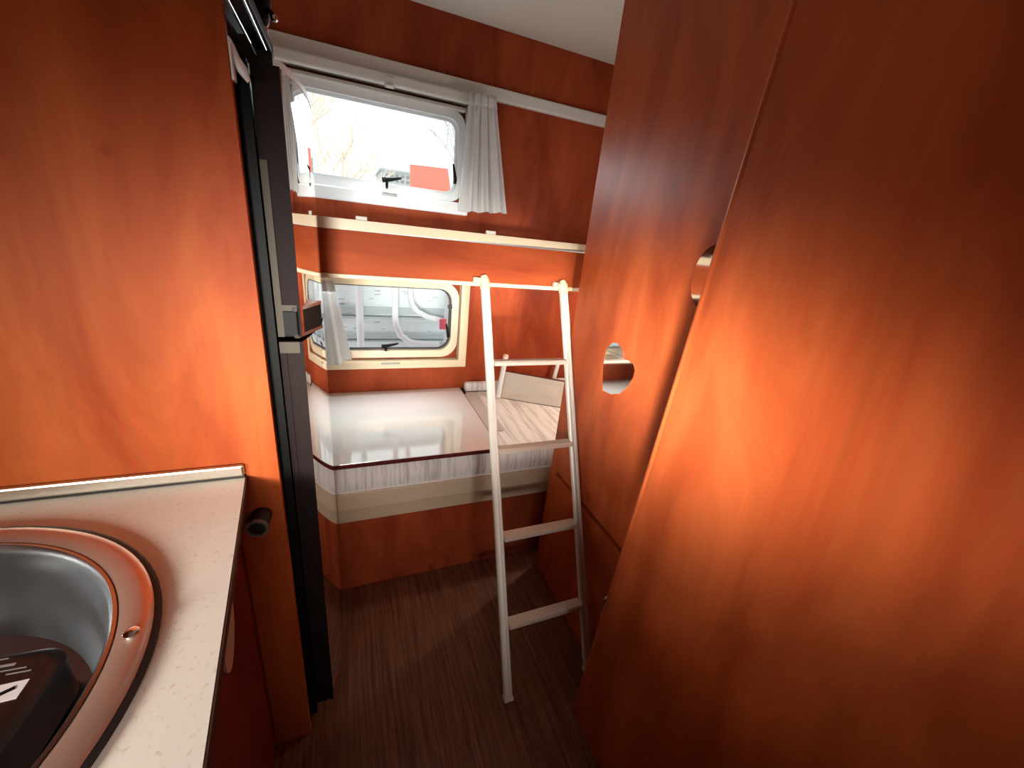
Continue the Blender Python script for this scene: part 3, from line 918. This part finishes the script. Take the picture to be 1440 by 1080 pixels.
# two-lobed pull: small half oval above a large one sharing one straight edge
pts = [(1.000, .978), (.955, .983), (.915, 1.002), (.886, 1.036), (.871, 1.070), (.870, 1.092), (.882, 1.107), (.908, 1.112), (.937, 1.109),
       (.940, 1.124), (.953, 1.138), (.975, 1.146), (.997, 1.141), (1.014, 1.124), (1.024, 1.096), (1.021, 1.055), (1.010, 1.010)]
MB().prism([(WX - .0035, y_, z_) for y_, z_ in pts], (.0033, 0, 0)).build('lobed_pull', 'chrome', d_up, smooth=True)
MB().box(WX - .0048, WX - .0036, .938, 1.022, 1.1060, 1.1105).build('pull_reflection_line', 'alu_d', d_up)  # thin strip drawn for the dark line reflected across the pull

CX = .622
def pe(z):          # far edge of the near cabinet, slightly out of plumb
    return .652 - z * .0545
tc_ = thing('tall_cabinet', 'broad plain cherry cabinet side standing proud of the wardrobe', 'cabinet', (.69, .1, 0))
zt = ZC - .001
MB().prism([(CX, -.80, 0), (CX, pe(0) - .012, 0), (CX, pe(zt) - .012, zt), (CX, -.80, zt)], (.016, 0, 0)).build('side_panel', 'cherry_c', tc_)
mb = MB()
for k, z in enumerate((0, zt)):
    pass
prof3 = [(CX + .001, -.0118)] + [(CX + .008 - .0095 * math.cos(a_), -.006 + .010 * math.sin(a_)) for a_ in [math.radians(v) for v in range(0, 181, 20)]] + [(CX + .016, -.0118)]
lo = [mb.bm.verts.new((x, pe(0) + y, 0)) for x, y in prof3]
hi = [mb.bm.verts.new((x, pe(zt) + y, zt)) for x, y in prof3]
for k in range(len(lo)):
    j = (k + 1) % len(lo)
    mb.bm.faces.new((lo[k], lo[j], hi[j], hi[k]))
mb.bm.faces.new(lo[::-1]); mb.bm.faces.new(hi)
mb.build('edge_strip', 'cherry_b', tc_, smooth=True)
MB().box(CX + .017, WX - .002, -.80, .18, 0, zt).build('body', 'cherry_dark', tc_)

# ------------------------------------------------------------------ outside
struct(MB().box(-40, 40, 2.3, 70, -.65, -.60).build('ground', 'ground'), 'pale ground outside the windows')

nw = thing('neighbour_trailer', 'pale clad trailer wall with grey rails outside the lower window', 'trailer', (.2, 3.2, -.6))
for k in range(7):
    MB().box(-1.6, 1.9, 3.10, 3.16, -.35 + .278 * k, -.35 + .278 * k + .274, .004).build('cladding_panel', 'outwall', nw)
for z0_, z1_ in ((.782, .832), (.742, .758), (.590, .622), (.566, .578), (.40, .44), (1.06, 1.11), (1.30, 1.35), (1.54, 1.59)):
    MB().box(-1.6, 1.9, 3.075, 3.0995, z0_, z1_, .004).build('rail', 'outgrey', nw)
MB().box(-1.5, 1.8, 3.12, 3.5, -.60, -.35).build('underframe', 'outgrey', nw)
rg = random.Random(11)
for k in range(26):
    x = rg.uniform(-.3, .75); z = rg.choice((.66, .69, .86, .90, .93)) + rg.uniform(-.02, .02)
    MB().box(x, x + rg.uniform(.01, .05), 3.097, 3.0995, z, z + .006).build('fixing', 'outgrey', nw)

br = thing('tube_rack', 'white bent tube rack outside the lower window', 'rack', (.3, 2.9, -.6))
MB().tube([(.062, 2.92, 1.58), (.068, 2.92, .2), (.068, 2.92, -.6)], .024, 12).build('tube', 'outtube', br, smooth=True)
MB().tube([(.300, 2.88, 1.58), (.300, 2.88, .80), (.306, 2.88, .74), (.335, 2.88, .67), (.40, 2.88, .62), (.48, 2.88, .605), (.62, 2.88, .600)], .022, 12).build('tube', 'outtube', br, smooth=True)
MB().tube([(.402, 2.90, 1.58), (.404, 2.90, .96), (.418, 2.90, .89), (.46, 2.90, .84), (.53, 2.90, .805), (.66, 2.90, .775)], .020, 12).build('tube', 'outtube', br, smooth=True)
MB().tube([(.62, 2.88, .60), (.70, 2.88, .60)], .020, 12).build('tube_end', 'outgrey', br, smooth=True)
MB().box(.615, .665, 2.86, 2.88, .72, .80, .006).build('reflector', 'redlamp', br)
MB().box(.66, .70, 2.87, 2.93, -.6, 1.58, .004).build('post', 'outtube', br)

rb = thing('red_board', 'large salmon red board on posts outside the upper window', 'board', (1.45, 8, -.6))
MB().prism([(1.10, 8, 2.06), (1.84, 8, 2.06), (1.76, 8, 2.45), (1.09, 8, 2.42)], (0, .05, 0)).build('panel', 'outred', rb)
for xx in (1.2, 1.7):
    MB().box(xx, xx + .06, 8.02, 8.08, -.6, 2.1).build('post', 'outgrey', rb)

bl = thing('far_building', 'pale far building with rows of dark windows beside the red board', 'building', (2.9, 25, -.6))
MB().box(1.9, 4.2, 25, 29, -.6, 4.05).build('walls', 'bld', bl)
MB().box(1.8, 4.3, 24.9, 29.1, 4.05, 4.15).build('roof', 'outgrey', bl)
for r_ in range(3):
    for c_ in range(7):
        MB().box(2.05 + c_ * .29, 2.22 + c_ * .29, 24.97, 25.0, 3.30 + r_ * .25, 3.44 + r_ * .25).build('window', 'bldwin', bl)


def tree(name, label, base, h, spread, seed, mat, depth=5, r0=.07, lean=(0, 0, 0), group=None):
    rr = random.Random(seed)
    mb = MB(); trunk = MB()
    def grow(p, d, L, r, lev):
        q = p + d * L
        mid = p + d * L * .5 + Vector((rr.uniform(-1, 1), rr.uniform(-1, 1), rr.uniform(-.5, .5))) * L * .07
        (trunk if lev == 0 else mb).tube([p, mid, q], [r, r * .85, r * .65], 5 if lev < 2 else 4, caps=False)
        if lev >= depth: return
        for _ in range(3 if lev < 3 else 2 + (rr.random() < .5)):
            v = Vector((rr.uniform(-1, 1), rr.uniform(-1, 1), rr.uniform(-.25, .9))) * spread
            grow(p + d * L * rr.uniform(.55, 1.0), (d + v).normalized(), L * rr.uniform(.6, .8), r * .6, lev + 1)
    t_ = thing(name, label, 'tree', base, group)
    grow(Vector(base), (Vector((0, 0, 1)) + Vector(lean)).normalized(), h, r0, 0)
    trunk.build('trunk', mat, t_, smooth=True)
    mb.build('branches', mat, t_, smooth=True)
tree('bare_tree', 'dense bare tan tree outside the upper window', (-.1, 14, -.6), 1.9, .62, 5, 'bark', depth=6, r0=.10, group='bare trees outside the upper window')
tree('bare_tree', 'tall bare slender tree outside the upper window', (-1.6, 16, -.6), 2.6, .5, 8, 'bark', depth=5, r0=.10, group='bare trees outside the upper window')
tree('bare_tree', 'grey bare tree with sweeping branches above the red board', (3.2, 9.5, -.6), 2.3, .75, 21, 'bark_b', depth=5, r0=.09, lean=(-.12, 0, 0), group='bare trees outside the upper window')
